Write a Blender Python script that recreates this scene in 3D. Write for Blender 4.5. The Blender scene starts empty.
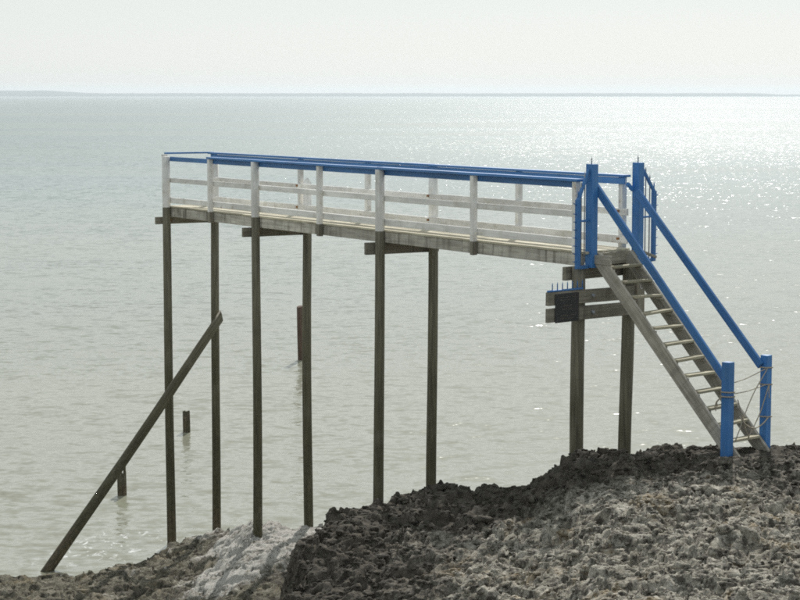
import bpy, bmesh, math, random
import numpy as np
from mathutils import Vector, Matrix, Euler

random.seed(7)
RNG = np.random.default_rng(11)
R = math.radians
sc = bpy.context.scene
col = sc.collection

# ------------------------------------------------------------------ camera, sky, sun, exposure
CAM_Z = 9.0
cam_data = bpy.data.cameras.new('camera')
cam = bpy.data.objects.new('camera', cam_data)
col.objects.link(cam)
cam.location = (0, 0, CAM_Z)
cam.rotation_euler = (R(90) - math.atan(205 / 2000), 0, 0)
cam_data.sensor_fit = 'HORIZONTAL'
cam_data.sensor_width = 36.0
cam_data.lens = 2000 / 800 * 36.0
cam_data.clip_start = 0.5
cam_data.clip_end = 60000
sc.camera = cam

SUN_EL, SUN_AZ = 41.0, 9.5           # degrees above the horizon, degrees right of straight ahead
world = bpy.data.worlds.new('World')
sc.world = world
world.use_nodes = True
wn = world.node_tree.nodes
wl = world.node_tree.links
wn.clear()
wout = wn.new('ShaderNodeOutputWorld')
wbg = wn.new('ShaderNodeBackground')
wsky = wn.new('ShaderNodeTexSky')
wsky.sky_type = 'NISHITA'
wsky.sun_disc = False
wsky.sun_elevation = R(SUN_EL)
wsky.sun_rotation = R(SUN_AZ)
wsky.altitude = 0
wsky.air_density = 1.0
wsky.dust_density = 0.8
wsky.ozone_density = 1.0
wsat = wn.new('ShaderNodeHueSaturation')
wsat.inputs['Saturation'].default_value = 0.5
wbg.inputs['Strength'].default_value = 0.105
wl.new(wsky.outputs[0], wsat.inputs['Color'])
wmix = wn.new('ShaderNodeMix')          # a veil of thin bright haze over the whole sky
wmix.data_type = 'RGBA'
wmix.inputs[0].default_value = 0.72
wmix.inputs[7].default_value = (6.6, 7.1, 7.15, 1)
wl.new(wsat.outputs[0], wmix.inputs[6])
wl.new(wmix.outputs[2], wbg.inputs[0])
wl.new(wbg.outputs[0], wout.inputs[0])

sun_data = bpy.data.lights.new('sun', 'SUN')
sun_data.energy = 4.0
sun_data.angle = R(0.53)
sun_data.color = (1.0, 0.97, 0.92)
sun = bpy.data.objects.new('sun', sun_data)
col.objects.link(sun)
to_sun = Vector((math.sin(R(SUN_AZ)) * math.cos(R(SUN_EL)), math.cos(R(SUN_AZ)) * math.cos(R(SUN_EL)), math.sin(R(SUN_EL))))
sun.rotation_euler = to_sun.to_track_quat('Z', 'Y').to_euler()
sun.location = (20, 60, 60)

sc.view_settings.view_transform = 'Standard'
sc.view_settings.look = 'None'
sc.view_settings.exposure = 0.0
sc.view_settings.gamma = 1.0
sc.view_settings.use_curve_mapping = False
sc.render.engine = 'CYCLES'
sc.cycles.max_bounces = 6
sc.cycles.volume_bounces = 0
sc.cycles.use_denoising = False
sc.cycles.use_adaptive_sampling = False
sc.cycles.filter_width = 1.9

# ------------------------------------------------------------------ node helpers
class NT:
    def __init__(self, name):
        self.m = bpy.data.materials.new(name)
        self.m.use_nodes = True
        self.t = self.m.node_tree
        self.t.nodes.clear()
        self.out = self.n('ShaderNodeOutputMaterial')
    def n(self, kind, **kw):
        x = self.t.nodes.new(kind)
        for k, v in kw.items():
            setattr(x, k, v)
        return x
    def put(self, sock, v):
        if v is None:
            return
        if isinstance(v, bpy.types.NodeSocket):
            self.t.links.new(v, sock)
        elif isinstance(v, (tuple, list)) and len(v) == 3 and sock.type == 'RGBA':
            sock.default_value = (*v, 1)
        else:
            sock.default_value = v
    def math(self, op, a, b=None, c=None, clamp=False):
        x = self.n('ShaderNodeMath', operation=op, use_clamp=clamp)
        for s, v in zip(x.inputs, (a, b, c)):
            self.put(s, v)
        return x.outputs[0]
    def vmath(self, op, a, b=None, scale=None):
        x = self.n('ShaderNodeVectorMath', operation=op)
        self.put(x.inputs[0], a)
        if b is not None:
            self.put(x.inputs[1], b)
        if scale is not None:
            self.put(x.inputs['Scale'], scale)
        return x.outputs[0]
    def noise(self, vec, scale, detail=3, rough=0.55, dist=0.0):
        x = self.n('ShaderNodeTexNoise')
        self.put(x.inputs['Vector'], vec)
        self.put(x.inputs['Scale'], scale)
        self.put(x.inputs['Detail'], detail)
        self.put(x.inputs['Roughness'], rough)
        self.put(x.inputs['Distortion'], dist)
        return x.outputs['Fac'], x.outputs['Color']
    def ramp(self, fac, stops, interp='LINEAR'):
        x = self.n('ShaderNodeValToRGB')
        x.color_ramp.interpolation = interp
        e = x.color_ramp.elements
        while len(e) < len(stops):
            e.new(0.5)
        for el, (p, c) in zip(e, stops):
            el.position = p
            el.color = (*c, 1) if isinstance(c, (tuple, list)) else (c, c, c, 1)
        self.put(x.inputs[0], fac)
        return x.outputs[0]
    def mix(self, fac, a, b, mode='MIX'):
        x = self.n('ShaderNodeMix', data_type='RGBA', blend_type=mode)
        self.put(x.inputs[0], fac)
        self.put(x.inputs[6], a)
        self.put(x.inputs[7], b)
        return x.outputs[2]
    def mapping(self, vec, scale=(1, 1, 1), loc=(0, 0, 0)):
        x = self.n('ShaderNodeMapping')
        self.put(x.inputs['Vector'], vec)
        x.inputs['Scale'].default_value = scale
        self.put(x.inputs['Location'], loc)
        return x.outputs[0]
    def bump(self, h, strength, dist):
        x = self.n('ShaderNodeBump')
        self.put(x.inputs['Height'], h)
        x.inputs['Strength'].default_value = strength
        x.inputs['Distance'].default_value = dist
        return x.outputs[0]
    def bsdf(self, color, rough=0.8, normal=None, metallic=0.0, spec=0.5, ior=None):
        x = self.n('ShaderNodeBsdfPrincipled')
        self.put(x.inputs['Base Color'], color)
        self.put(x.inputs['Roughness'], rough)
        self.put(x.inputs['Metallic'], metallic)
        self.put(x.inputs['Specular IOR Level'], spec)
        if ior:
            x.inputs['IOR'].default_value = ior
        if normal is not None:
            self.put(x.inputs['Normal'], normal)
        self.t.links.new(x.outputs[0], self.out.inputs['Surface'])
        return x
    def coord(self, which='Object'):
        return self.n('ShaderNodeTexCoord').outputs[which]
    def local(self):
        """object coordinates with an offset that differs from object to object"""
        r = self.n('ShaderNodeObjectInfo').outputs['Random']
        off = self.n('ShaderNodeCombineXYZ')
        self.put(off.inputs[0], self.math('MULTIPLY', r, 37.0))
        self.put(off.inputs[1], self.math('MULTIPLY', r, 91.0))
        self.put(off.inputs[2], self.math('MULTIPLY', r, 53.0))
        return self.vmath('ADD', self.coord('Object'), off.outputs[0]), r

M = {}

def wood(name, dark, mid, light, rough=0.85, stain=0.0, stain_col=(0.05, 0.045, 0.035), spec=0.3, bump=0.5):
    t = NT(name)
    v, r = t.local()
    g1, _ = t.noise(t.mapping(v, (1.2, 22, 22)), 1.6, 5, 0.6, 0.4)
    g2, _ = t.noise(t.mapping(v, (0.7, 3.0, 3.0)), 2.0, 4, 0.6)
    c = t.ramp(g1, [(0.28, dark), (0.5, mid), (0.74, light)])
    c = t.mix(1.0, c, t.ramp(g2, [(0.3, 0.78), (0.7, 1.18)]), 'MULTIPLY')
    c = t.mix(1.0, c, t.ramp(r, [(0.0, 0.78), (1.0, 1.12)]), 'MULTIPLY')
    if stain > 0:
        s1, _ = t.noise(t.mapping(v, (9.0, 1.0, 1.2)), 1.0, 4, 0.6)
        s2, _ = t.noise(t.mapping(v, (1.3, 1.0, 1.0)), 1.0, 3, 0.5)
        f = t.math('MULTIPLY', t.ramp(s1, [(0.48, 0.0), (0.64, 1.0)]), t.ramp(s2, [(0.35, 0.15), (0.65, 1.0)]))
        c = t.mix(t.math('MULTIPLY', f, stain), c, stain_col)
    t.bsdf(c, rough, t.bump(g1, bump, 0.006), spec=spec)
    M[name] = t.m

wood('pale_deck_wood', (0.26, 0.23, 0.16), (0.54, 0.50, 0.38), (0.70, 0.66, 0.53))
wood('grey_wood', (0.33, 0.305, 0.26), (0.51, 0.48, 0.415), (0.64, 0.61, 0.54), stain=0.8, stain_col=(0.09, 0.08, 0.06))
wood('stair_wood', (0.22, 0.20, 0.165), (0.36, 0.335, 0.28), (0.48, 0.45, 0.385), stain=0.4, stain_col=(0.10, 0.09, 0.065))
wood('brown_beam_wood', (0.15, 0.135, 0.105), (0.26, 0.237, 0.19), (0.37, 0.34, 0.275), stain=0.5)
wood('red_brown_wood', (0.075, 0.048, 0.034), (0.135, 0.09, 0.066), (0.19, 0.135, 0.10))
wood('tread_wood', (0.18, 0.16, 0.11), (0.38, 0.35, 0.25), (0.54, 0.50, 0.38))

def pile_material():
    t = NT('pile_wood')
    v, r = t.local()
    g1, _ = t.noise(t.mapping(v, (0.9, 20, 20)), 1.6, 5, 0.6, 0.3)
    g2, _ = t.noise(v, 2.2, 4, 0.6)
    z = t.n('ShaderNodeSeparateXYZ')
    t.put(z.inputs[0], t.n('ShaderNodeNewGeometry').outputs['Position'])
    zz = t.math('ADD', z.outputs[2], t.math('MULTIPLY', t.math('SUBTRACT', g2, 0.5), 3.0))
    zone = t.ramp(t.math('DIVIDE', zz, 8.0), [(0.02, (0.115, 0.088, 0.055)), (0.10, (0.080, 0.072, 0.040)),
                                              (0.42, (0.092, 0.083, 0.050)), (0.62, (0.155, 0.142, 0.10)), (0.85, (0.19, 0.175, 0.135))])
    c = t.mix(1.0, zone, t.ramp(g1, [(0.3, 0.55), (0.5, 1.0), (0.72, 1.5)]), 'MULTIPLY')
    c = t.mix(t.math('MULTIPLY', t.ramp(g2, [(0.55, 0.0), (0.7, 1.0)]), 0.35), c, (0.16, 0.15, 0.11))
    g6, _ = t.noise(v, 14.0, 4, 0.7)
    band = t.ramp(t.math('DIVIDE', t.math('ADD', z.outputs[2], t.math('MULTIPLY', g2, 1.5)), 8.0), [(0.16, 0.7), (0.36, 0.55), (0.44, 0.0)])
    c = t.mix(t.math('MULTIPLY', band, t.ramp(g6, [(0.4, 0.0), (0.6, 1.0)])), c, (0.036, 0.034, 0.016))
    t.bsdf(c, 0.75, t.bump(t.math('ADD', g1, t.math('MULTIPLY', g6, 0.6)), 0.6, 0.010), spec=0.35)
    M['pile_wood'] = t.m
pile_material()

def paint(name, colour, dirt, rough, dirt_amt=0.5, rust=0.0, spec=0.5, chips=0.0, chip_col=(0.3, 0.28, 0.24)):
    t = NT(name)
    v, r = t.local()
    g1, _ = t.noise(t.mapping(v, (1.0, 14, 14)), 1.8, 4, 0.6)
    g2, _ = t.noise(v, 5.0, 5, 0.65)
    c = t.mix(1.0, colour, t.ramp(g1, [(0.3, 0.86), (0.7, 1.1)]), 'MULTIPLY')
    c = t.mix(t.math('MULTIPLY', t.ramp(g2, [(0.5, 0.0), (0.72, 1.0)]), dirt_amt), c, dirt)
    if chips > 0:
        g4, _ = t.noise(t.mapping(v, (0.6, 2.5, 2.5)), 7.0, 6, 0.75)
        c = t.mix(t.math('MULTIPLY', t.ramp(g4, [(0.60, 0.0), (0.66, 1.0)]), chips), c, chip_col)
        g5, _ = t.noise(t.mapping(v, (0.5, 1.0, 1.0)), 1.4, 3, 0.6)
        c = t.mix(1.0, c, t.ramp(g5, [(0.3, 0.80), (0.7, 1.22)]), 'MULTIPLY')
    if rust > 0:
        g3, _ = t.noise(v, 9.0, 3, 0.6)
        c = t.mix(t.math('MULTIPLY', t.ramp(g3, [(0.66, 0.0), (0.74, 1.0)]), rust), c, (0.25, 0.10, 0.03))
    c = t.mix(1.0, c, t.ramp(r, [(0.0, 0.9), (1.0, 1.06)]), 'MULTIPLY')
    t.bsdf(c, t.math('ADD', t.math('MULTIPLY', g2, 0.25), rough - 0.1), t.bump(g1, 0.25, 0.004), spec=spec)
    M[name] = t.m

paint('white_paint', (0.80, 0.785, 0.745), (0.50, 0.47, 0.38), 0.55, 0.6, 0.6, chips=0.55, chip_col=(0.42, 0.39, 0.32))
paint('blue_paint', (0.042, 0.175, 0.44), (0.085, 0.22, 0.42), 0.45, 0.6, chips=0.55, chip_col=(0.13, 0.21, 0.31))
paint('blue_metal', (0.040, 0.170, 0.43), (0.09, 0.15, 0.26), 0.45, 0.4)
paint('galvanised', (0.28, 0.31, 0.35), (0.2, 0.14, 0.09), 0.45, 0.5)
paint('rust', (0.27, 0.12, 0.035), (0.12, 0.05, 0.02), 0.8, 0.6)
paint('slate', (0.028, 0.030, 0.032), (0.05, 0.045, 0.04), 0.6, 0.6)
paint('faded_lettering', (0.20, 0.17, 0.125), (0.05, 0.045, 0.04), 0.8, 0.5)
paint('pale_number', (0.55, 0.52, 0.50), (0.2, 0.19, 0.16), 0.8, 0.4)
paint('rope_fibre', (0.42, 0.37, 0.29), (0.25, 0.21, 0.15), 0.9, 0.5)

# ------------------------------------------------------------------ mesh helpers
def link(name, me, mat=None, parent=None):
    o = bpy.data.objects.new(name, me)
    col.objects.link(o)
    if mat:
        me.materials.append(M[mat])
    if parent is not None:
        o.parent = parent
    return o

def thing(name, label, cat, loc=(0, 0, 0), rz=0.0, group=None):
    o = bpy.data.objects.new(name, None)
    o.empty_display_size = 0.3
    col.objects.link(o)
    o.location = loc
    o.rotation_euler = (0, 0, rz)
    tag(o, label, cat, group)
    return o

def tag(o, label, cat, group=None):
    o['label'] = label
    o['category'] = cat
    if group:
        o['group'] = group
    return o

def frame_x(a, b, up=(0, 0, 1)):
    """placement whose local X runs from a to b; local Z stays as near `up` as it can"""
    a, b = Vector(a), Vector(b)
    x = (b - a).normalized()
    upv = Vector(up)
    if abs(x.dot(upv)) > 0.999:
        upv = Vector((0, 1, 0))
    y = upv.cross(x).normalized()
    z = x.cross(y)
    m = Matrix((x, y, z)).transposed().to_4x4()
    m.translation = (a + b) / 2
    return m, (b - a).length

def beam(name, a, b, w, h, mat, parent=None, up=(0, 0, 1), bevel=0.006, jitter=0.0025, cut=None):
    """squared timber from a to b; w across (local Y), h along local Z"""
    m, L = frame_x(a, b, up)
    bm = bmesh.new()
    bmesh.ops.create_cube(bm, size=1)
    for v in bm.verts:
        v.co.x *= L
        v.co.y *= w
        v.co.z *= h
        v.co += Vector([random.uniform(-jitter, jitter) for _ in range(3)])
    if cut:
        cut(bm, L, w, h)
    if bevel:
        bmesh.ops.bevel(bm, geom=bm.edges[:], offset=min(bevel, w * .3, h * .3), segments=1, affect='EDGES')
    me = bpy.data.meshes.new(name)
    bm.to_mesh(me)
    bm.free()
    o = link(name, me, mat, parent)
    o.matrix_basis = m
    return o

def round_log(name, a, b, r0, r1, mat, parent=None, sides=18, rings=14, wob=0.014, paint_from=None, paint_mat=None, slant=0.0, ragged=0.0):
    """round timber from a to b, a little uneven; paint_from is the fraction of the length where paint begins"""
    m, L = frame_x(a, b)
    bm = bmesh.new()
    ts = list(np.linspace(0, 1, rings))
    if paint_from is not None:
        ts = sorted([t for t in ts if abs(t - paint_from) > 0.02] + [paint_from, paint_from + 0.0005])
    ph = [random.uniform(0, 6.28) for _ in range(4)]
    prev = None
    lobes = [1 + random.uniform(-0.05, 0.05) for _ in range(sides)]
    for k, t in enumerate(ts):
        r = r0 + (r1 - r0) * t
        cy = wob * math.sin(3.1 * t + ph[0]) + wob * .5 * math.sin(8 * t + ph[1])
        cz = wob * math.sin(2.7 * t + ph[2]) + wob * .5 * math.sin(7 * t + ph[3])
        ring = []
        for i in range(sides):
            an = 2 * math.pi * i / sides
            rr = r * lobes[i] * (1 + random.uniform(-.012, .012))
            x = (t - .5) * L
            if k == len(ts) - 1:
                x += slant * math.sin(an + .6) * r + random.uniform(-ragged, ragged)
            ring.append(bm.verts.new((x, cy + rr * math.cos(an), cz + rr * math.sin(an))))
        if prev:
            for i in range(sides):
                f = bm.faces.new((prev[i], prev[(i + 1) % sides], ring[(i + 1) % sides], ring[i]))
                f.smooth = True
                if paint_from is not None and ts[k - 1] >= paint_from - 1e-6:
                    f.material_index = 1
        else:
            bm.faces.new(ring[::-1])
        prev = ring
    c = sum((v.co for v in prev), Vector()) / sides
    cv = bm.verts.new(c + Vector((0.004 - ragged * .8, 0, 0)))
    for i in range(sides):
        f = bm.faces.new((prev[i], prev[(i + 1) % sides], cv))
        if paint_from is not None:
            f.material_index = 1
    bmesh.ops.recalc_face_normals(bm, faces=bm.faces[:])
    me = bpy.data.meshes.new(name)
    bm.to_mesh(me)
    bm.free()
    o = link(name, me, mat, parent)
    if paint_mat:
        me.materials.append(M[paint_mat])
    o.matrix_basis = m
    return o

def rod(name, a, b, r, mat, parent=None, point=False, sides=8):
    m, L = frame_x(a, b)
    bm = bmesh.new()
    rings = []
    for x, rr in ((-.5 * L, r), ((.5 * L - (5 * r if point else 0)), r)):
        rings.append([bm.verts.new((x, rr * math.cos(2 * math.pi * i / sides), rr * math.sin(2 * math.pi * i / sides))) for i in range(sides)])
    for i in range(sides):
        f = bm.faces.new((rings[0][i], rings[0][(i + 1) % sides], rings[1][(i + 1) % sides], rings[1][i]))
        f.smooth = True
    bm.faces.new(rings[0][::-1])
    if point:
        tip = bm.verts.new((.5 * L, 0, 0))
        for i in range(sides):
            bm.faces.new((rings[1][i], rings[1][(i + 1) % sides], tip))
    else:
        bm.faces.new(rings[1])
    me = bpy.data.meshes.new(name)
    bm.to_mesh(me)
    bm.free()
    o = link(name, me, mat, parent)
    o.matrix_basis = m
    return o

def tube_path(name, pts, r, mat, parent=None, sides=6, sub=6):
    """a rope strand through pts (Catmull-Rom), as a mesh"""
    P = [Vector(p) for p in pts]
    P = [P[0] * 2 - P[1]] + P + [P[-1] * 2 - P[-2]]
    line = []
    for i in range(1, len(P) - 2):
        for k in range(sub):
            t = k / sub
            p0, p1, p2, p3 = P[i - 1:i + 3]
            line.append(0.5 * ((2 * p1) + (p2 - p0) * t + (2 * p0 - 5 * p1 + 4 * p2 - p3) * t * t + (3 * p1 - p0 - 3 * p2 + p3) * t ** 3))
    line.append(P[-2])
    bm = bmesh.new()
    prev = None
    for i, p in enumerate(line):
        d = (line[min(i + 1, len(line) - 1)] - line[max(i - 1, 0)]).normalized()
        s = d.cross(Vector((0.3, 0.2, 1))).normalized()
        q = d.cross(s)
        ring = [bm.verts.new(p + (s * math.cos(6.283 * k / sides + i * .5) + q * math.sin(6.283 * k / sides + i * .5)) * r * (1 + .18 * (k % 2))) for k in range(sides)]
        if prev:
            for k in range(sides):
                f = bm.faces.new((prev[k], prev[(k + 1) % sides], ring[(k + 1) % sides], ring[k]))
                f.smooth = True
        else:
            bm.faces.new(ring[::-1])
        prev = ring
    bm.faces.new(prev)
    bmesh.ops.recalc_face_normals(bm, faces=bm.faces[:])
    me = bpy.data.meshes.new(name)
    bm.to_mesh(me)
    bm.free()
    return link(name, me, mat, parent)

def grid_object(name, V, nx, ny, mat, smooth=True, attrs=None):
    """V: (ny*nx, 3) array, row by row"""
    i = np.arange(ny - 1)[:, None] * nx + np.arange(nx - 1)[None, :]
    q = np.stack([i, i + 1, i + nx + 1, i + nx], -1).reshape(-1, 4).astype(np.int32)
    me = bpy.data.meshes.new(name)
    me.vertices.add(len(V))
    me.vertices.foreach_set('co', V.astype(np.float32).ravel())
    me.loops.add(q.size)
    me.loops.foreach_set('vertex_index', q.ravel())
    me.polygons.add(len(q))
    me.polygons.foreach_set('loop_start', np.arange(0, q.size, 4, dtype=np.int32))
    me.polygons.foreach_set('use_smooth', np.full(len(q), smooth))
    for k, a in (attrs or {}).items():
        at = me.attributes.new(k, 'FLOAT', 'POINT')
        at.data.foreach_set('value', a.astype(np.float32).ravel())
    me.update(calc_edges=True)
    return link(name, me, mat)

# numpy gradient noise --------------------------------------------------
_perm = RNG.permutation(512)
_perm = np.concatenate([_perm, _perm, _perm])
_grad = RNG.normal(size=(512, 3))
_grad /= np.linalg.norm(_grad, axis=1)[:, None]

def perlin(p):
    pi = np.floor(p).astype(np.int64)
    pf = p - pi
    w = pf * pf * pf * (pf * (pf * 6 - 15) + 10)
    pi &= 511
    out = 0
    for dx in (0, 1):
        hx = _perm[(pi[:, 0] + dx) & 511]
        wx = w[:, 0] if dx else 1 - w[:, 0]
        for dy in (0, 1):
            hy = _perm[(hx + pi[:, 1] + dy) & 511]
            wy = w[:, 1] if dy else 1 - w[:, 1]
            for dz in (0, 1):
                h = _perm[(hy + pi[:, 2] + dz) & 511]
                g = _grad[h]
                wz = w[:, 2] if dz else 1 - w[:, 2]
                out = out + wx * wy * wz * (g[:, 0] * (pf[:, 0] - dx) + g[:, 1] * (pf[:, 1] - dy) + g[:, 2] * (pf[:, 2] - dz))
    return out * 1.5

def fbm(p, s, n=3, gain=.5):
    a, o = 1.0, 0
    for k in range(n):
        o = o + a * perlin(p * s + 17.3 * k)
        a *= gain
        s *= 2.03
    return o

def smooth(a, b, x):
    t = np.clip((x - a) / (b - a), 0, 1)
    return t * t * (3 - 2 * t)

# ------------------------------------------------------------------ the sea
def sea_material():
    t = NT('sea_water')
    p = t.coord('Object')
    # wave slopes at several sizes, crests roughly across the view
    slope = None
    for sc_, sx, amp, det in ((0.35, 0.5, 0.14, 1.0), (1.3, 0.7, 0.52, 1.0), (3.6, 0.7, 0.82, 1.0), (10.0, 0.8, 0.40, 1.0)):
        _, c = t.noise(t.mapping(p, (sx, 1.0, 1.0), (sc_ * 13, 5 + sc_, 0)), sc_, det, 0.55, 0.25)
        s = t.vmath('SCALE', t.vmath('SUBTRACT', c, (0.5, 0.5, 0.5)), scale=amp)
        slope = s if slope is None else t.vmath('ADD', slope, s)
    # gusts: calmer and rougher patches; the water under the cliff lies sheltered from the wind
    g1, _ = t.noise(t.mapping(p, (0.22, 1.0, 1.0), (3.0, 0.4, 0)), 0.009, 4, 0.62)
    g2, _ = t.noise(t.mapping(p, (0.16, 1.0, 1.0), (1.0, 7.4, 0)), 0.0025, 3, 0.6)
    gust = t.math('MULTIPLY', t.ramp(g1, [(0.36, 0.80), (0.62, 1.15)]), t.ramp(g2, [(0.36, 0.86), (0.62, 1.12)]))
    xyz0 = t.n('ShaderNodeSeparateXYZ')
    t.put(xyz0.inputs[0], p)
    off = t.math('ADD', xyz0.outputs[1], t.math('MULTIPLY', xyz0.outputs[0], -0.25))
    gust = t.math('MULTIPLY', gust, t.ramp(t.math('DIVIDE', off, 400.0), [(0.12, 0.76), (0.32, 0.78), (0.48, 1.08), (0.9, 1.22)]))
    slope = t.vmath('SCALE', slope, scale=gust)
    slope = t.vmath('MULTIPLY', slope, (0.8, 1.0, 0.0))
    nrm = t.vmath('NORMALIZE', t.vmath('ADD', slope, (0, 0, 1)))
    # silty colour, in drifts
    d1, _ = t.noise(t.mapping(p, (0.5, 1, 1)), 0.03, 3, 0.5)
    c = t.mix(d1, (0.232, 0.236, 0.178), (0.270, 0.270, 0.204))
    far_out = t.math('ADD', t.ramp(t.math('DIVIDE', off, 500.0), [(0.10, 0.0), (0.45, 0.75)]), t.math('MULTIPLY', t.math('SUBTRACT', g1, 0.5), 1.2), clamp=True)
    c = t.mix(far_out, c, (0.158, 0.225, 0.220))
    # foam against the shore
    xyz = t.n('ShaderNodeSeparateXYZ')
    t.put(xyz.inputs[0], p)
    dx = t.math('DIVIDE', t.math('ADD', xyz.outputs[0], 5.7), 2.3)
    dy = t.math('DIVIDE', t.math('SUBTRACT', xyz.outputs[1], 39.2), 2.2)
    near = t.math('SUBTRACT', 1.0, t.math('ADD', t.math('MULTIPLY', dx, dx), t.math('MULTIPLY', dy, dy)), clamp=True)
    f1, _ = t.noise(t.mapping(p, (1.0, 0.5, 1)), 5.0, 5, 0.7, 0.8)
    f2, _ = t.noise(p, 0.9, 2, 0.5)
    f = t.math('MULTIPLY', t.ramp(f1, [(0.56, 0.0), (0.62, 1.0)]), t.math('MULTIPLY', near, t.ramp(f2, [(0.38, 0.0), (0.52, 1.0)])))
    c = t.mix(t.math('MULTIPLY', f, 0.9), c, (0.8, 0.8, 0.78))
    b = t.bsdf(c, t.ramp(t.math('DIVIDE', off, 400.0), [(0.12, 0.17), (0.36, 0.19), (0.9, 0.29)]), nrm, spec=0.5, ior=1.33)
    M['sea_water'] = t.m
sea_material()

bm = bmesh.new()
xs = [-13000, -3000, -600, -120, 0, 120, 600, 3000, 13000]
ys = [-600, 0, 60, 150, 400, 1200, 4000, 12600]
gv = [[bm.verts.new((x, y, 0)) for x in xs] for y in ys]
for j in range(len(ys) - 1):
    for i in range(len(xs) - 1):
        bm.faces.new((gv[j][i], gv[j][i + 1], gv[j + 1][i + 1], gv[j + 1][i]))
me = bpy.data.meshes.new('sea')
bm.to_mesh(me)
bm.free()
sea = link('sea', me, 'sea_water')
sea['kind'] = 'structure'
sea['label'] = 'grey green silty sea with sun glitter reaching to the far coast'

# far low coast across the water
t = NT('far_woods')
g, _ = t.noise(t.coord('Object'), 0.01, 4, 0.6)
t.bsdf(t.ramp(g, [(0.3, (0.035, 0.055, 0.06)), (0.7, (0.05, 0.072, 0.075))]), 0.95, spec=0.1)
M['far_woods'] = t.m
nx = 500
cx = np.linspace(-10000, 10000, nx)
pts = np.stack([cx * .004, np.zeros(nx), np.zeros(nx)], 1)
prof = 20 + 2.5 * fbm(pts, 1.0, 4) + 1.5 * perlin(pts * 7.3)
prof += 16 * smooth(-1850, -2150, cx) * smooth(-6500, -3500, cx)
prof -= 8 * smooth(2150, 2300, cx)
rows = []
for yy, hh in ((11950, -1.0), (11980, .55), (12050, .9), (12200, 1.0), (12450, .8), (12550, -1)):
    zz = prof * hh if hh > 0 else np.full(nx, -1.0)
    rows.append(np.stack([cx, np.full(nx, yy) + cx ** 2 / 60000 * 0, zz], 1))
coast = grid_object('far_coast', np.concatenate(rows), nx, len(rows), 'far_woods')
coast['kind'] = 'structure'
coast['label'] = 'low hazy wooded coastline along the horizon'

# ------------------------------------------------------------------ rock
def rock_material(name, light, mid, tan, darkc, salt=None):
    t = NT(name)
    p = t.coord('Object')
    at = t.n('ShaderNodeAttribute', attribute_name='lichen').outputs['Fac']
    n1, _ = t.noise(p, 3.2, 5, 0.65)
    n2, _ = t.noise(p, 17.0, 5, 0.72)
    n3, _ = t.noise(p, 1.6, 4, 0.6)
    n4, _ = t.noise(p, 60.0, 3, 0.7)
    n5, _ = t.noise(t.mapping(p, (1, 1, 1), (7, 3, 1)), 8.0, 4, 0.7)
    c = t.mix(t.ramp(n1, [(0.36, 0.0), (0.60, 1.0)]), mid, light)
    c = t.mix(t.ramp(n5, [(0.40, 0.85), (0.55, 0.0)]), c, darkc)  # dark mottling: lichen stain, and shade of gaps between crumbs put into colour
    c = t.mix(1.0, c, t.ramp(n4, [(0.3, 0.62), (0.7, 1.35)]), 'MULTIPLY')
    c = t.mix(t.math('MULTIPLY', t.ramp(n3, [(0.54, 0.0), (0.66, 1.0)]), t.ramp(n2, [(0.42, 0.1), (0.58, 0.85)])), c, tan)
    li = t.math('ADD', at, t.math('MULTIPLY', t.math('SUBTRACT', n2, 0.5), 1.3))
    c = t.mix(t.ramp(li, [(0.25, 0.0), (0.85, 0.93)]), c, t.ramp(n5, [(0.35, (0.036, 0.031, 0.025)), (0.7, (0.125, 0.110, 0.086))]))
    if salt:
        sa = t.n('ShaderNodeAttribute', attribute_name='salt').outputs['Fac']
        f = t.math('ADD', sa, t.math('ADD', t.math('MULTIPLY', t.math('SUBTRACT', n2, 0.5), 1.5), t.math('MULTIPLY', t.math('SUBTRACT', n3, 0.5), 1.2)))
        c = t.mix(t.ramp(f, [(0.42, 0.0), (0.80, 0.9)]), c, salt)
    h = t.math('ADD', t.math('MULTIPLY', n2, 0.65), t.math('MULTIPLY', n4, 0.35))
    t.bsdf(c, 0.92, t.bump(h, 1.0, 0.07), spec=0.2)
    M[name] = t.m
rock_material('upper_limestone', (0.57, 0.535, 0.455), (0.30, 0.275, 0.22), (0.34, 0.255, 0.14), (0.050, 0.043, 0.034))
rock_material('lower_limestone', (0.27, 0.25, 0.195), (0.145, 0.132, 0.095), (0.26, 0.21, 0.12), (0.05, 0.045, 0.032), salt=(0.58, 0.56, 0.51))

def crag(X, Y, Z, amp, ledge=.06):
    """low knobs with sharp creases at falling sizes, pits eaten into them, and small broken ledges"""
    P = np.stack([X, Y, Z], 1)
    warp = np.stack([fbm(P + 5.1, 1.7, 2), fbm(P + 31.7, 1.7, 2), fbm(P + 71.3, 1.7, 2)], 1) * .25
    Q = P + warp
    b1 = np.abs(perlin(Q * 1.5)) - .18
    b2 = np.abs(perlin(Q * 3.6 + 9)) - .18
    b3 = np.abs(perlin(Q * 8.3 + 23)) - .18
    b4 = np.abs(perlin(Q * 17.0 + 41)) - .18
    b5 = np.abs(perlin(Q * 29.0 + 63)) - .18
    d = .11 * b1 + .085 * b2 + .055 * b3 + .026 * b4 + .010 * b5
    d = d + .10 * fbm(Q, .7, 2)
    k = (d + Z * .5) / ledge
    st = (np.floor(k) + smooth(.3, .7, k - np.floor(k)) - k) * ledge
    d = d + .55 * st
    d -= .075 * smooth(.16, .32, perlin(Q * 4.2 + 77)) + .036 * smooth(.14, .32, perlin(Q * 10.0 + 177))
    side = np.stack([perlin(Q * 4.1 + 101) + .6 * perlin(Q * 9.9 + 7), perlin(Q * 4.1 + 151) + .6 * perlin(Q * 9.9 + 57)], 1)
    return d * amp, side * amp * .05, b1

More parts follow.
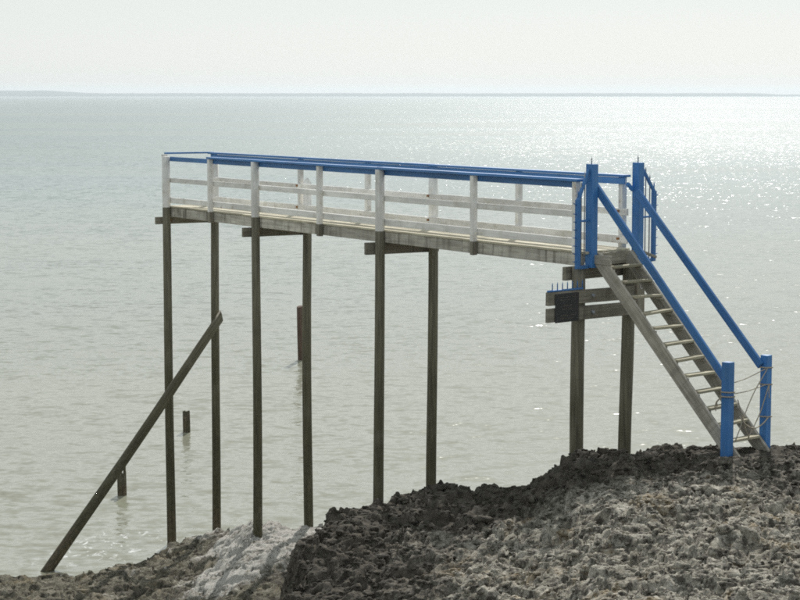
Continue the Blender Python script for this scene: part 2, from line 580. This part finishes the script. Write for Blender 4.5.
# upper rock: shelf at the foot of the stairs
nx, ny = 640, 580
gx = np.linspace(-3.6, 8.5, nx)
yy = np.linspace(0, 1, ny)
gy = np.where(yy < .12, 12 + yy / .12 * 6.2, 18.2 + (yy - .12) / .88 * 12.3)
X, Y = np.meshgrid(gx, gy)
X, Y = X.ravel(), Y.ravel()
P2 = np.stack([X, Y, 0 * X], 1)
# crest height along the shelf and the seaward and left-hand edges
crest = np.interp(X, [-3, -0.7, 0.0, 0.6, 1.7, 2.2, 3.0, 4.2, 5.0, 8], [3.25, 3.42, 3.50, 3.58, 3.72, 4.0, 4.15, 4.19, 4.07, 3.98])
crest = crest + .10 * fbm(P2, .9, 2) + .06 * perlin(P2 * 2.6 + 3)
edge_y = 27.0 + .35 * fbm(P2 * np.array([1, 0, 1]), .8, 3) + .15 * perlin(P2 * np.array([1, 0, 1]) * 3)
edge_x = np.interp(Y, [12, 20, 23, 25.5, 26.5, 27.5], [-1.75, -1.6, -1.42, -1.12, -.85, -.55]) + .30 * perlin(P2 * np.array([0, 1, 1]) * 1.3 + 4) + .16 * perlin(P2 * np.array([0, 1, 1]) * 4 + 2) + .10 * perlin(P2 * 2.5 + 12)
Zb = crest - .035 * np.clip(26.3 - Y, 0, 20)
Zb -= .30 * smooth(2.2, -1.0, X) * smooth(26.5, 23, Y)
dy = np.clip(Y - edge_y, 0, None)
Zb -= .55 * smooth(0, .35, dy) + 1.0 * dy
dxl = np.clip(edge_x - X, 0, None)
Zb -= .40 * smooth(0, .30, dxl) + 1.5 * dxl
foot = smooth(1.3, .5, np.hypot((X - 4.75) * .9, Y - 26.4))
Zb = Zb + (np.maximum(Zb, 4.24) - Zb) * foot * (edge_y > Y)
d, side, b1 = crag(X, Y, Zb * .8, 1.0)
flat = 1 - .55 * smooth(.9, .2, np.hypot(X - 4.75, Y - 26.5))       # trodden at the foot of the stairs
V = np.stack([X + side[:, 0], Y + side[:, 1], Zb + d * flat], 1)
lich = smooth(3.5, .7, (edge_y - Y) + .8 * fbm(P2, .7, 3) + .25 * smooth(1.2, 4.0, X))
lich = np.maximum(lich, smooth(2.9, .5, X - edge_x + .6 * fbm(P2 + 9, .9, 3)))
lich = np.maximum(lich, smooth(-.2, .5, dxl))

def lumps(V, lich, ok, n, rmin, rmax, power, sub, sink, seed):
    """weathered knobs grown out of the rock: small uneven bodies sunk in the surface"""
    rg = np.random.default_rng(seed)
    bm = bmesh.new()
    bmesh.ops.create_icosphere(bm, subdivisions=sub, radius=1)
    base = np.array([v.co[:] for v in bm.verts])
    tri = np.array([[v.index for v in f.verts] for f in bm.faces])
    bm.free()
    idx = rg.choice(np.nonzero(ok)[0], n)
    c = V[idx]
    r = rmin * (rmax / rmin) ** (rg.random(n) ** power)
    ang = rg.random(n) * 6.283
    sx, sy, sz = rg.uniform(.7, 1.7, n), rg.uniform(.7, 1.4, n), rg.uniform(.45, .9, n)
    B = np.broadcast_to(base, (n, len(base), 3)).copy()
    k = 0
    for f_, a_ in ((1.2, .60), (2.7, .42), (5.0, .25)):
        k = k + a_ * perlin((B * f_ + rg.random((n, 1, 3)) * 300).reshape(-1, 3)).reshape(n, -1)
    B *= (1 + k)[..., None]
    B *= np.stack([sx, sy, sz], 1)[:, None, :] * r[:, None, None]
    ca, sa = np.cos(ang)[:, None], np.sin(ang)[:, None]
    Wd = np.stack([B[..., 0] * ca - B[..., 1] * sa, B[..., 0] * sa + B[..., 1] * ca, B[..., 2]], -1)
    Wd += c[:, None, :]
    Wd[..., 2] -= (sink * r * sz)[:, None]
    T_ = tri[None] + (np.arange(n) * len(base))[:, None, None]
    L_ = np.repeat(lich[idx][:, None], len(base), 1)
    return Wd.reshape(-1, 3), T_.reshape(-1, 3), L_.ravel()

upper = grid_object('rock_shelf', V, nx, ny, 'upper_limestone', attrs={'lichen': lich})
ok = (V[:, 1] > 18.2) & (V[:, 1] < 28.2) & (V[:, 0] < 7.0) & (V[:, 0] > edge_x - .35) & (V[:, 2] > 2.4) & (np.hypot(X - 4.75, Y - 26.5) > .55)
A_ = lumps(V, lich, ok, 900, .035, .075, 1.4, 2, .50, 5)
B_ = lumps(V, lich, ok, 14500, .012, .038, 1.0, 1, .22, 6)
lv = np.concatenate([A_[0], B_[0]])
lt = np.concatenate([A_[1], B_[1] + len(A_[0])])
ll = np.concatenate([A_[2], B_[2]])
me2 = bpy.data.meshes.new('rock_knobs')
me2.vertices.add(len(lv))
me2.vertices.foreach_set('co', lv.astype(np.float32).ravel())
me2.loops.add(lt.size)
me2.loops.foreach_set('vertex_index', lt.astype(np.int32).ravel())
me2.polygons.add(len(lt))
me2.polygons.foreach_set('loop_start', np.arange(0, lt.size, 3, dtype=np.int32))
me2.polygons.foreach_set('use_smooth', np.full(len(lt), True))
at = me2.attributes.new('lichen', 'FLOAT', 'POINT')
at.data.foreach_set('value', ll.astype(np.float32))
me2.update(calc_edges=True)
knobs = link('rock_knobs', me2, 'upper_limestone', upper)
knobs['kind'] = 'stuff'
upper['kind'] = 'structure'
upper['label'] = 'rough pitted limestone shelf in the foreground under the stair foot'

# lower rock at the waterline
nx, ny = 380, 320
gx = np.linspace(-12, 2.5, nx)
gy = np.linspace(29.2, 42.0, ny)
X, Y = np.meshgrid(gx, gy)
X, Y = X.ravel(), Y.ravel()
P2 = np.stack([X, Y, 0 * X], 1)
top = np.interp(X, [-12, -6.5, -5.2, -4.6, -3.7, -2.7, -1.6, 0, 2.5], [.30, .30, .24, .18, .34, .98, 1.02, 1.05, 1.2])
edge = np.interp(X, [-12, -8, -6.2, -5.5, -5.0, -4.55, -4.0, -3.4, -2.6, -1.0, 2.5], [35.6, 35.8, 36.0, 36.4, 37.4, 38.7, 39.2, 38.6, 37.1, 36.7, 36.4])
edge = edge + .35 * fbm(P2, .9, 3)
dy = np.clip(Y - edge, 0, None)
Zb = top + .12 * fbm(P2, .6, 2) - .5 * smooth(0, .5, dy) - .55 * dy
Zb -= .10 * np.clip(34.0 - Y, 0, 10)
d, side, b1 = crag(X + 40, Y, Zb, 1.2)
soft = np.interp(X, [-12, -5, -3.5, 2], [.9, .9, .7, .7])
V = np.stack([X + side[:, 0], Y + side[:, 1], Zb + d * soft], 1)
salt = smooth(32.4, 34.4, Y + 1.1 * fbm(P2 + 13, .9, 3)) * smooth(-6.0, -4.3, X + .8 * fbm(P2 + 3, .8, 3)) * smooth(.08, .55, V[:, 2] + .25 * fbm(P2, 1.3, 2))
lich = .30 + .45 * fbm(P2 + 20, 1.1, 3) - .15 * smooth(-4.6, -5.6, X) + .55 * smooth(-2.6, -1.5, X + .5 * fbm(P2 + 8, 1.0, 2)) * smooth(35.5, 33.5, Y)
lower = grid_object('rock_ledge', V, nx, ny, 'lower_limestone', attrs={'lichen': np.clip(lich, 0, 1), 'salt': salt * .78})
lower['kind'] = 'structure'
lower['label'] = 'low wave washed rock ledge with whitened top at the waterline'

# ------------------------------------------------------------------ the pier
# local X: across, from the near railing to the far one; local Y: out to sea; heights above the sea
PX, PY, PROT = 2.499, 28.0, R(31.603)
pier = thing('wooden_pier', 'narrow raised wooden fishing pier on tall piles with white railings and blue handrails', 'pier', (PX, PY, 0), PROT)
SROT = R(44.0)
def S(o, s, z):
    """a point of the stair frame (o across, s down the stairs) in the pier's own axes"""
    a = SROT - PROT
    x, y = o, -s
    return Vector((x * math.cos(a) - y * math.sin(a), x * math.sin(a) + y * math.cos(a), z))

DECK = 6.815
T = [13.57, 9.80, 5.42]
W = [1.035, 1.085, 1.035]
# piles of the three outer bents: near ones carry on up as painted railing posts
for k in range(3):
    z0 = (-1.2, -0.3, -0.3)[k]
    Lp = 7.793 - z0
    round_log('pile', (0, T[k], z0), (0, T[k], 7.793), .090 if k else .092, .078, 'pile_wood', pier, paint_from=(6.79 - z0) / Lp, paint_mat='white_paint')
    topz = (7.824, 7.36, 7.824)[k]
    Lp = topz - z0
    o = round_log('pile', (W[k], T[k], z0), (W[k], T[k], topz), .090, .078, 'pile_wood', pier, paint_from=(6.79 - z0) / Lp, paint_mat='white_paint', slant=(0, 0, 0)[k])
    if k == 1:   # this one is sawn to a point below the handrail
        beam('pile_tip', (W[k], T[k], topz), (W[k], T[k], topz + .125), .15, .13, 'white_paint', pier, up=(1, 0, 0),
             bevel=0, cut=lambda bm, L, w, h: [(setattr(v.co, 'y', v.co.y * .1), setattr(v.co, 'z', v.co.z * .2)) for v in bm.verts if v.co.x > 0])
round_log('pile', S(0, 0, 2.0), S(0, 0, 6.60), .098, .094, 'pile_wood', pier)
pile_back = round_log('pile', S(1.10, 0, 2.0), S(1.10, 0, 6.60), .098, .094, 'pile_wood', pier)
# cross beams bolted to the landward side of each pair
for k, (z0, z1) in enumerate(((6.455, 6.598), (6.425, 6.598), (6.40, 6.598))):
    cb = beam('cross_beam', (-.20, T[k] + .115, (z0 + z1) / 2), (1.22, T[k] + .115, (z0 + z1) / 2), .06, z1 - z0, 'brown_beam_wood', pier)
    for o in (0.0, W[k]):
        bo = rod('bolt', (o + .115, T[k] + .086, (z0 + z1) / 2), (o + .115, T[k] + .060, (z0 + z1) / 2), .022, 'rust', pier)
# stringers under the deck
def t_end(o):
    return -.13 + .22 * o
for o in (.098, .52, .94):
    seg = [t_end(o) + .12, 3.05, 7.62, 10.9, 13.66]
    for a, b in zip(seg[:-1], seg[1:]):
        beam('stringer', (o, a + .002, 6.690), (o, b - .002, 6.690), .065, .178, 'grey_wood', pier)
# deck boards, laid lengthwise
nb = 7
for i in range(nb):
    o = .115 + i * .1345
    cuts = [t_end(o), *(x + random.choice((-.0, .55, -.45)) for x in (3.05, 7.62, 10.9)), 13.74]
    for a, b in zip(cuts[:-1], cuts[1:]):
        zj = random.uniform(-.003, .004)
        beam('deck_board', (o, a + .004, 6.799 + zj), (o, b - .004, 6.799 + zj), .122, .034, 'pale_deck_wood', pier, bevel=.004)
# railing posts
for t_ in (11.65, 7.42, 2.66, .07):
    beam('railing_post', (.012, t_, 6.79), (.012, t_, 7.793), .088, .088, 'white_paint', pier, up=(1, 0, 0))
    if t_ > 1:
        beam('post_foot', (.012, t_, 6.585), (.012, t_, 6.788), .086, .086, 'brown_beam_wood', pier, up=(1, 0, 0))
OB = 1.035
for t_ in (9.96, 7.52, 2.93, .33):
    beam('railing_post', (OB, t_, 6.60), (OB, t_, 7.824), .088, .088, 'white_paint', pier, up=(1, 0, 0))
# white rails, on the inside of the posts, joined at the piles
for z0, z1 in ((7.282, 7.376), (6.875, 6.988)):
    cuts = [13.55, 9.79, 5.42, .03]
    for a, b in zip(cuts[:-1], cuts[1:]):
        beam('rail', (.074, a - .006, (z0 + z1) / 2 + random.uniform(-.006, .006)), (.074, b + .006, (z0 + z1) / 2 + random.uniform(-.006, .006)), .032, z1 - z0, 'white_paint', pier)
    cuts = [13.55, 9.96, 5.42, .12]
    for a, b in zip(cuts[:-1], cuts[1:]):
        beam('rail', (.972, a - .006, (z0 + z1) / 2 + random.uniform(-.006, .006)), (.972, b + .006, (z0 + z1) / 2 + random.uniform(-.006, .006)), .032, z1 - z0, 'white_paint', pier)
    for t_ in (9.96, 5.44, .33):
        beam('rusty_strap', (.951, t_ - .035, (z0 + z1) / 2 + .012), (.951, t_ + .03, (z0 + z1) / 2 + .006), .01, .034, 'rust', pier, bevel=.003)
# blue top rails: a board inside the posts and a thin cap over them
for o_, zc, zb, cuts in ((.074, 7.745, .088, [13.55, 9.79, 5.42, .10]), (.972, 7.773, .094, [13.55, 9.96, 5.42, .20])):
    for a, b in zip(cuts[:-1], cuts[1:]):
        beam('top_rail', (o_, a - .004, zc), (o_, b + .004, zc), .03, zb, 'blue_paint', pier)
for o_, zc, cuts in ((.022, 7.814, [11.70, 9.80, 5.42, -.03]), (OB - .022, 7.845, [13.66, 9.80, 5.42, .20])):
    for a, b in zip(cuts[:-1], cuts[1:]):
        beam('handrail_cap', (o_, a - .003, zc), (o_, b + .003, zc), .145, .037, 'blue_paint', pier, bevel=.004)
beam('end_handrail', (.06, 13.735, 7.852), (1.10, 13.735, 7.852), .13, .034, 'blue_paint', pier, bevel=.004)
beam('support_block', (0, 13.66, 7.79), (0, 13.66, 7.834), .08, .10, 'white_paint', pier, up=(1, 0, 0))

# head of the stairs: beam, landing boards, two blue gate posts
beam('cross_beam', S(-.15, -.125, 6.50), S(1.30, -.125, 6.50), .07, .19, 'brown_beam_wood', pier)
beam('landing_fascia', S(.235, .15, 6.70), S(1.10, .15, 6.70), .05, .17, 'brown_beam_wood', pier)
gp1 = beam('gate_post', S(.155, .11, 6.585), S(.155, .11, 8.04), .125, .125, 'blue_paint', pier, up=S(0, 1, 0))
gp2 = beam('gate_post', S(1.17, .115, 6.50), S(1.17, .115, 8.04), .125, .125, 'blue_paint', pier, up=S(0, 1, 0))
def sub(name, parent, fn, *a, **k):
    """make a piece in the pier's axes, then hang it under `parent`"""
    o = fn(name, *a, **k)
    m = o.matrix_basis.copy()
    o.parent = parent
    o.matrix_basis = parent.matrix_basis.inverted() @ m
    return o
for gp, o_, s_ in ((gp1, .155, .11), (gp2, 1.17, .115)):
    sub('spike', gp, rod, S(o_ - .01, s_, 8.03), S(o_ - .01, s_, 8.15), .009, 'galvanised', point=True)
beam('knee_brace', S(1.00, .05, 7.74), S(1.11, .07, 7.64), .05, .05, 'blue_paint', pier)

# spiked side guards that stop people climbing round the gate
def guard(o_post, sgn, s_, ztop, zbot, reach, zo):
    out = o_post + sgn * reach
    base = o_post + sgn * .065
    g = beam('side_guard', S(out, s_, zbot), S(out, s_, zo), .075, .05, 'blue_metal', pier, up=S(0, 1, 0))
    g['label'] = 'spiked blue metal guard on the outside of the gate post'
    sub('frame_bar', g, beam, S(base, s_, ztop), S(out, s_, zo - .01), .045, .04, 'blue_metal', up=S(0, 1, 0))
    sub('frame_bar', g, beam, S(base, s_, zbot + .02), S(out - sgn * .02, s_, zbot + .02), .035, .05, 'blue_metal')
    sub('frame_bar', g, beam, S(base, s_, 7.25), S(out - sgn * .02, s_, 7.25), .03, .03, 'blue_metal')
    for q in (.36, .68):
        x = base + (out - base) * q
        zt = ztop + (zo - ztop) * q
        sub('bar', g, rod, S(x, s_ - .004, zbot + .04), S(x, s_ - .004, zt + .13), .009, 'galvanised', point=True)
    sub('spike', g, rod, S(out, s_, zo - .02), S(out, s_, zo + .14), .009, 'blue_metal', point=True)
    for i in range(8):
        z = zbot + .10 + i * (zo - zbot - .08) / 8
        rise = .06 if i == 7 else .01
        sub('spike', g, rod, S(out + sgn * .02, s_, z), S(out + sgn * .115, s_, z + rise), .007, 'blue_metal', point=True)
guard(.155, -1, .11, 7.97, 6.58, .29, 7.55)
guard(1.17, 1, .115, 7.98, 6.60, .36, 7.62)
beam('guard_brace', S(1.24, .14, 6.76), S(1.44, .24, 6.67), .06, .04, 'stair_wood', pier)

# two planks across the last piles, carrying the notice
beam('cross_plank', S(-.79, .125, 6.205), S(1.085, .125, 6.175), .05, .19, 'brown_beam_wood', pier)
beam('cross_plank', S(-.79, .125, 5.975), S(1.085, .125, 5.945), .05, .19, 'brown_beam_wood', pier)
for z in (6.20, 5.965, 6.50):
    rod('bolt', S(.14, .148 if z < 6.4 else -.09, z), S(.14, .185 if z < 6.4 else -.05, z), .024, 'galvanised', pier)
strip = beam('spike_strip', S(-.78, .13, 6.312), S(-.05, .13, 6.308), .04, .022, 'blue_metal', pier)
for i in range(7):
    o_ = -.68 + i * .105
    sub('spike', strip, rod, S(o_, .13, 6.32), S(o_, .13, 6.435), .008, 'blue_metal', point=True)

# number on the last pile
def text_mesh(name, body, size, mat, parent, matrix):
    cu = bpy.data.curves.new(name, 'FONT')
    cu.body = body
    cu.size = size
    cu.extrude = .002
    cu.align_x = 'CENTER'
    cu.align_y = 'CENTER'
    tmp = bpy.data.objects.new('tmp', cu)
    col.objects.link(tmp)
    bpy.context.view_layer.update()
    me = bpy.data.meshes.new_from_object(tmp)
    bpy.data.objects.remove(tmp)
    o = link(name, me, mat, parent)
    o.matrix_basis = matrix
    return o
sx = (S(1, 0, 0) - S(0, 0, 0)).normalized()
sdv = (S(0, 1, 0) - S(0, 0, 0)).normalized()
rot = Matrix((sx, Vector((0, 0, 1)), sdv)).transposed().to_4x4()
stub = beam('post_stub', S(1.175, .115, 5.86), S(1.175, .115, 6.497), .17, .15, 'brown_beam_wood', pier, up=S(0, 1, 0))
pm = Matrix.Translation(S(1.175, .194, 6.265)) @ rot
text_mesh('number', '6', .15, 'pale_number', pier, pm)

# ------------------------------------------------------------------ the notice on the planks
aS = SROT
def SW(o, s, z):
    a = SROT
    return Vector((PX + o * math.cos(a) + s * math.sin(a), PY + o * math.sin(a) - s * math.cos(a), z))
notice = thing('notice_board', 'dark slate notice board with faded lettering fixed to the planks beside the stairs', 'sign', SW(-.41, .155, 5.86), SROT)
beam('panel', (-.245, -.008, .205), (.245, -.008, .205), .016, .40, 'slate', notice)
rows = ((.355, (-.17, -.06), (-.03, .06), (.09, .17)), (.315, (-.14, -.05), (-.02, .05)),
        (.235, (-.09, .02), (.05, .10)), (.19, (-.11, -.01), (.02, .09)), (.10, (-.15, .03), (.05, .15)), (.06, (-.16, -.02), (.01, .13)))
for z, *runs in rows:
    for a, b in runs:
        bm = bmesh.new()
        x = a
        while x < b - .008:
            wd = random.uniform(.006, .012)
            hh = random.choice((.011, .011, .015, .008))
            mtx = Matrix.Translation((x + wd / 2, 0, random.uniform(-.002, .002) + (hh - .011) / 2)) @ Matrix.Diagonal((wd * .55, .002, hh, 1))
            bmesh.ops.create_cube(bm, size=1, matrix=mtx)
            x += wd + .004
        me = bpy.data.meshes.new('faded_line')
        bm.to_mesh(me)
        bm.free()
        o = link('faded_line', me, 'faded_lettering', notice)
        o.location = (0, -.0172, z)

# ------------------------------------------------------------------ the stairs
stairs = thing('staircase', 'steep open wooden stairs with blue handrails going down from the pier to the rock', 'stairs', (PX, PY, 0), SROT)
def L(o, s, z):
    return Vector((o, -s, z))
dirs = (L(0, 2.75, 4.19) - L(0, .35, 6.72)).normalized()
nrm = Vector((0, -dirs.z, dirs.y)).normalized()
if nrm.z < 0:
    nrm = -nrm
HS = .19
for o_ in (.19, .86):
    a = L(o_, .26, 6.80) - nrm * HS / 2
    b = L(o_, 2.95, 3.965) - nrm * HS / 2
    st = beam('stair_stringer', a, b, .05, HS, 'stair_wood', stairs, up=nrm)
beam('stringer_cap', L(.185, .10, 6.70), L(.185, .44, 6.70), .062, .13, 'stair_wood', stairs)
for i in range(12):
    z = 6.62 - .2 * i
    if i == 10:
        pass
    s_ = .80 + (6.22 - z) * .945
    jj = random.uniform(-.012, .012)
    beam('tread', L(.216, s_, z - .018 + jj), L(.834, s_ - .01, z - .018 - jj * .4), .135, .036, 'tread_wood', stairs)
    if i % 1 == 0 and i < 11:
        for o_ in (.225, .825):
            beam('tread_cleat', L(o_, s_ - .06, z - .062), L(o_, s_ + .06, z - .062), .02, .04, 'stair_wood', stairs, bevel=.003)
lp = beam('foot_post', L(.10, 2.55, 4.0), L(.10, 2.55, 5.487), .125, .125, 'blue_paint', stairs, up=(0, 1, 0))
rp = beam('foot_post', L(.95, 2.55, 4.0), L(.95, 2.55, 5.503), .115, .115, 'blue_paint', stairs, up=(0, 1, 0))
beam('side_plate', L(1.005, 2.50, 5.08), L(1.005, 2.50, 5.30), .05, .03, 'blue_paint', stairs, up=(1, 0, 0))
beam('handrail', L(.245, .09, 7.735), L(.185, 2.50, 5.175), .045, .115, 'blue_paint', stairs)
beam('handrail', L(1.085, .16, 7.63), L(.875, 2.52, 5.36), .045, .115, 'blue_paint', stairs)

# ------------------------------------------------------------------ rope tied across the stair foot
rope = thing('rope', 'thin pale rope knotted between the two blue posts at the stair foot', 'rope', SW(.52, 2.55, 0), SROT)
def Q(o, s, z):
    return Vector((o - .52, -(s - 2.55), z))
def wrap(o, z, r=.085):
    return [Q(o + r * 1.05 * math.cos(a), 2.55 + r * 1.05 * math.sin(a), z + .012 * math.sin(a * .5)) for a in np.linspace(.3, 6.6, 14)]
tube_path('coil', wrap(.10, 5.08), .009, 'rope_fibre', rope)
tube_path('coil', wrap(.10, 5.02), .009, 'rope_fibre', rope)
tube_path('coil', wrap(.95, 5.33, .08), .009, 'rope_fibre', rope)
tube_path('coil', wrap(.95, 5.10, .08), .009, 'rope_fibre', rope)
tube_path('coil', wrap(.95, 4.66, .08), .009, 'rope_fibre', rope)
tube_path('strand', [Q(.18, 2.60, 5.21), Q(.5, 2.58, 5.24), Q(.88, 2.60, 5.33)], .006, 'rope_fibre', rope)
tube_path('strand', [Q(.18, 2.60, 5.06), Q(.5, 2.58, 5.06), Q(.88, 2.60, 5.11)], .006, 'rope_fibre', rope)
tube_path('strand', [Q(.88, 2.62, 5.33), Q(.55, 2.60, 4.95), Q(.22, 2.60, 4.42)], .007, 'rope_fibre', rope)
tube_path('strand', [Q(.89, 2.64, 5.10), Q(.72, 2.63, 4.75), Q(.50, 2.60, 4.42)], .007, 'rope_fibre', rope)
tube_path('strand', [Q(.28, 2.62, 4.74), Q(.42, 2.62, 4.62), Q(.60, 2.62, 4.55), Q(.78, 2.62, 4.58), Q(.90, 2.63, 4.66)], .009, 'rope_fibre', rope)
tube_path('strand', [Q(.20, 2.64, 4.98), Q(.30, 2.62, 4.82), Q(.40, 2.61, 4.62), Q(.52, 2.6, 4.42)], .007, 'rope_fibre', rope)
for k, dz in enumerate((.16, .22, .19)):
    tube_path('loose_end', [Q(.03, 2.52, 5.03), Q(-.015 - .01 * k, 2.47, 5.03 - dz * .35), Q(.02 - .03 * k, 2.44, 5.05 - dz)], .006, 'rope_fibre', rope)
tube_path('loose_end', [Q(.90, 2.64, 5.11), Q(.885, 2.65, 5.0), Q(.90, 2.65, 4.93)], .006, 'rope_fibre', rope)

# ------------------------------------------------------------------ leaning pole and stumps
pole = round_log('leaning_pole', (-7.0, 37.05, -.42), (-3.58, 39.95, 4.58), .105, .088, 'pile_wood', None, rings=18, wob=.012, slant=.9)
tag(pole, 'long weathered round pole leaning against the outermost piles of the pier', 'pole')
s1 = round_log('broken_stump', (-6.28, 44.55, -1), (-6.29, 44.55, .50), .105, .100, 'pile_wood', None, wob=.003, rings=6, ragged=.06)
tag(s1, 'short broken pile stump with a split top behind the leaning pole', 'stump', 'old pile stumps in the water')
s2 = round_log('broken_stump', (-5.71, 53.05, -1), (-5.73, 53.05, .56), .10, .098, 'pile_wood', None, wob=.003, rings=6, ragged=.02)
tag(s2, 'short flat topped pile stump in the water between the two outermost piles', 'stump', 'old pile stumps in the water')
s3 = round_log('broken_stump', (-3.36, 67.72, -1), (-3.42, 67.72, 1.84), .115, .10, 'red_brown_wood', None, wob=.004, rings=8, slant=.25)
tag(s3, 'tall slightly tilted reddish brown stump standing alone far out in the water', 'stump', 'old pile stumps in the water')
sp = beam('splinter', (-6.22, 44.53, .40), (-6.22, 44.53, .66), .05, .09, 'pile_wood', None)
sp.parent = s1
sp.matrix_basis = s1.matrix_basis.inverted() @ sp.matrix_basis

# ------------------------------------------------------------------ the air over the water
def haze():
    t = NT('haze_air')
    v = t.n('ShaderNodeVolumePrincipled')
    v.inputs['Color'].default_value = (0.87, 0.95, 1.0, 1)
    v.inputs['Density'].default_value = 1.05e-4
    v.inputs['Anisotropy'].default_value = 0.5
    t.t.links.new(v.outputs[0], t.out.inputs['Volume'])
    M['haze_air'] = t.m
    bm = bmesh.new()
    bmesh.ops.create_cube(bm, size=1)
    for q in bm.verts:
        q.co = Vector((q.co.x * 27000, 6000 + q.co.y * 14400, 20 + q.co.z * 64))
    me = bpy.data.meshes.new('haze')
    bm.to_mesh(me)
    bm.free()
    o = link('haze', me, 'haze_air')
    o['kind'] = 'stuff'
    o['label'] = 'pale haze over the sea'
haze()
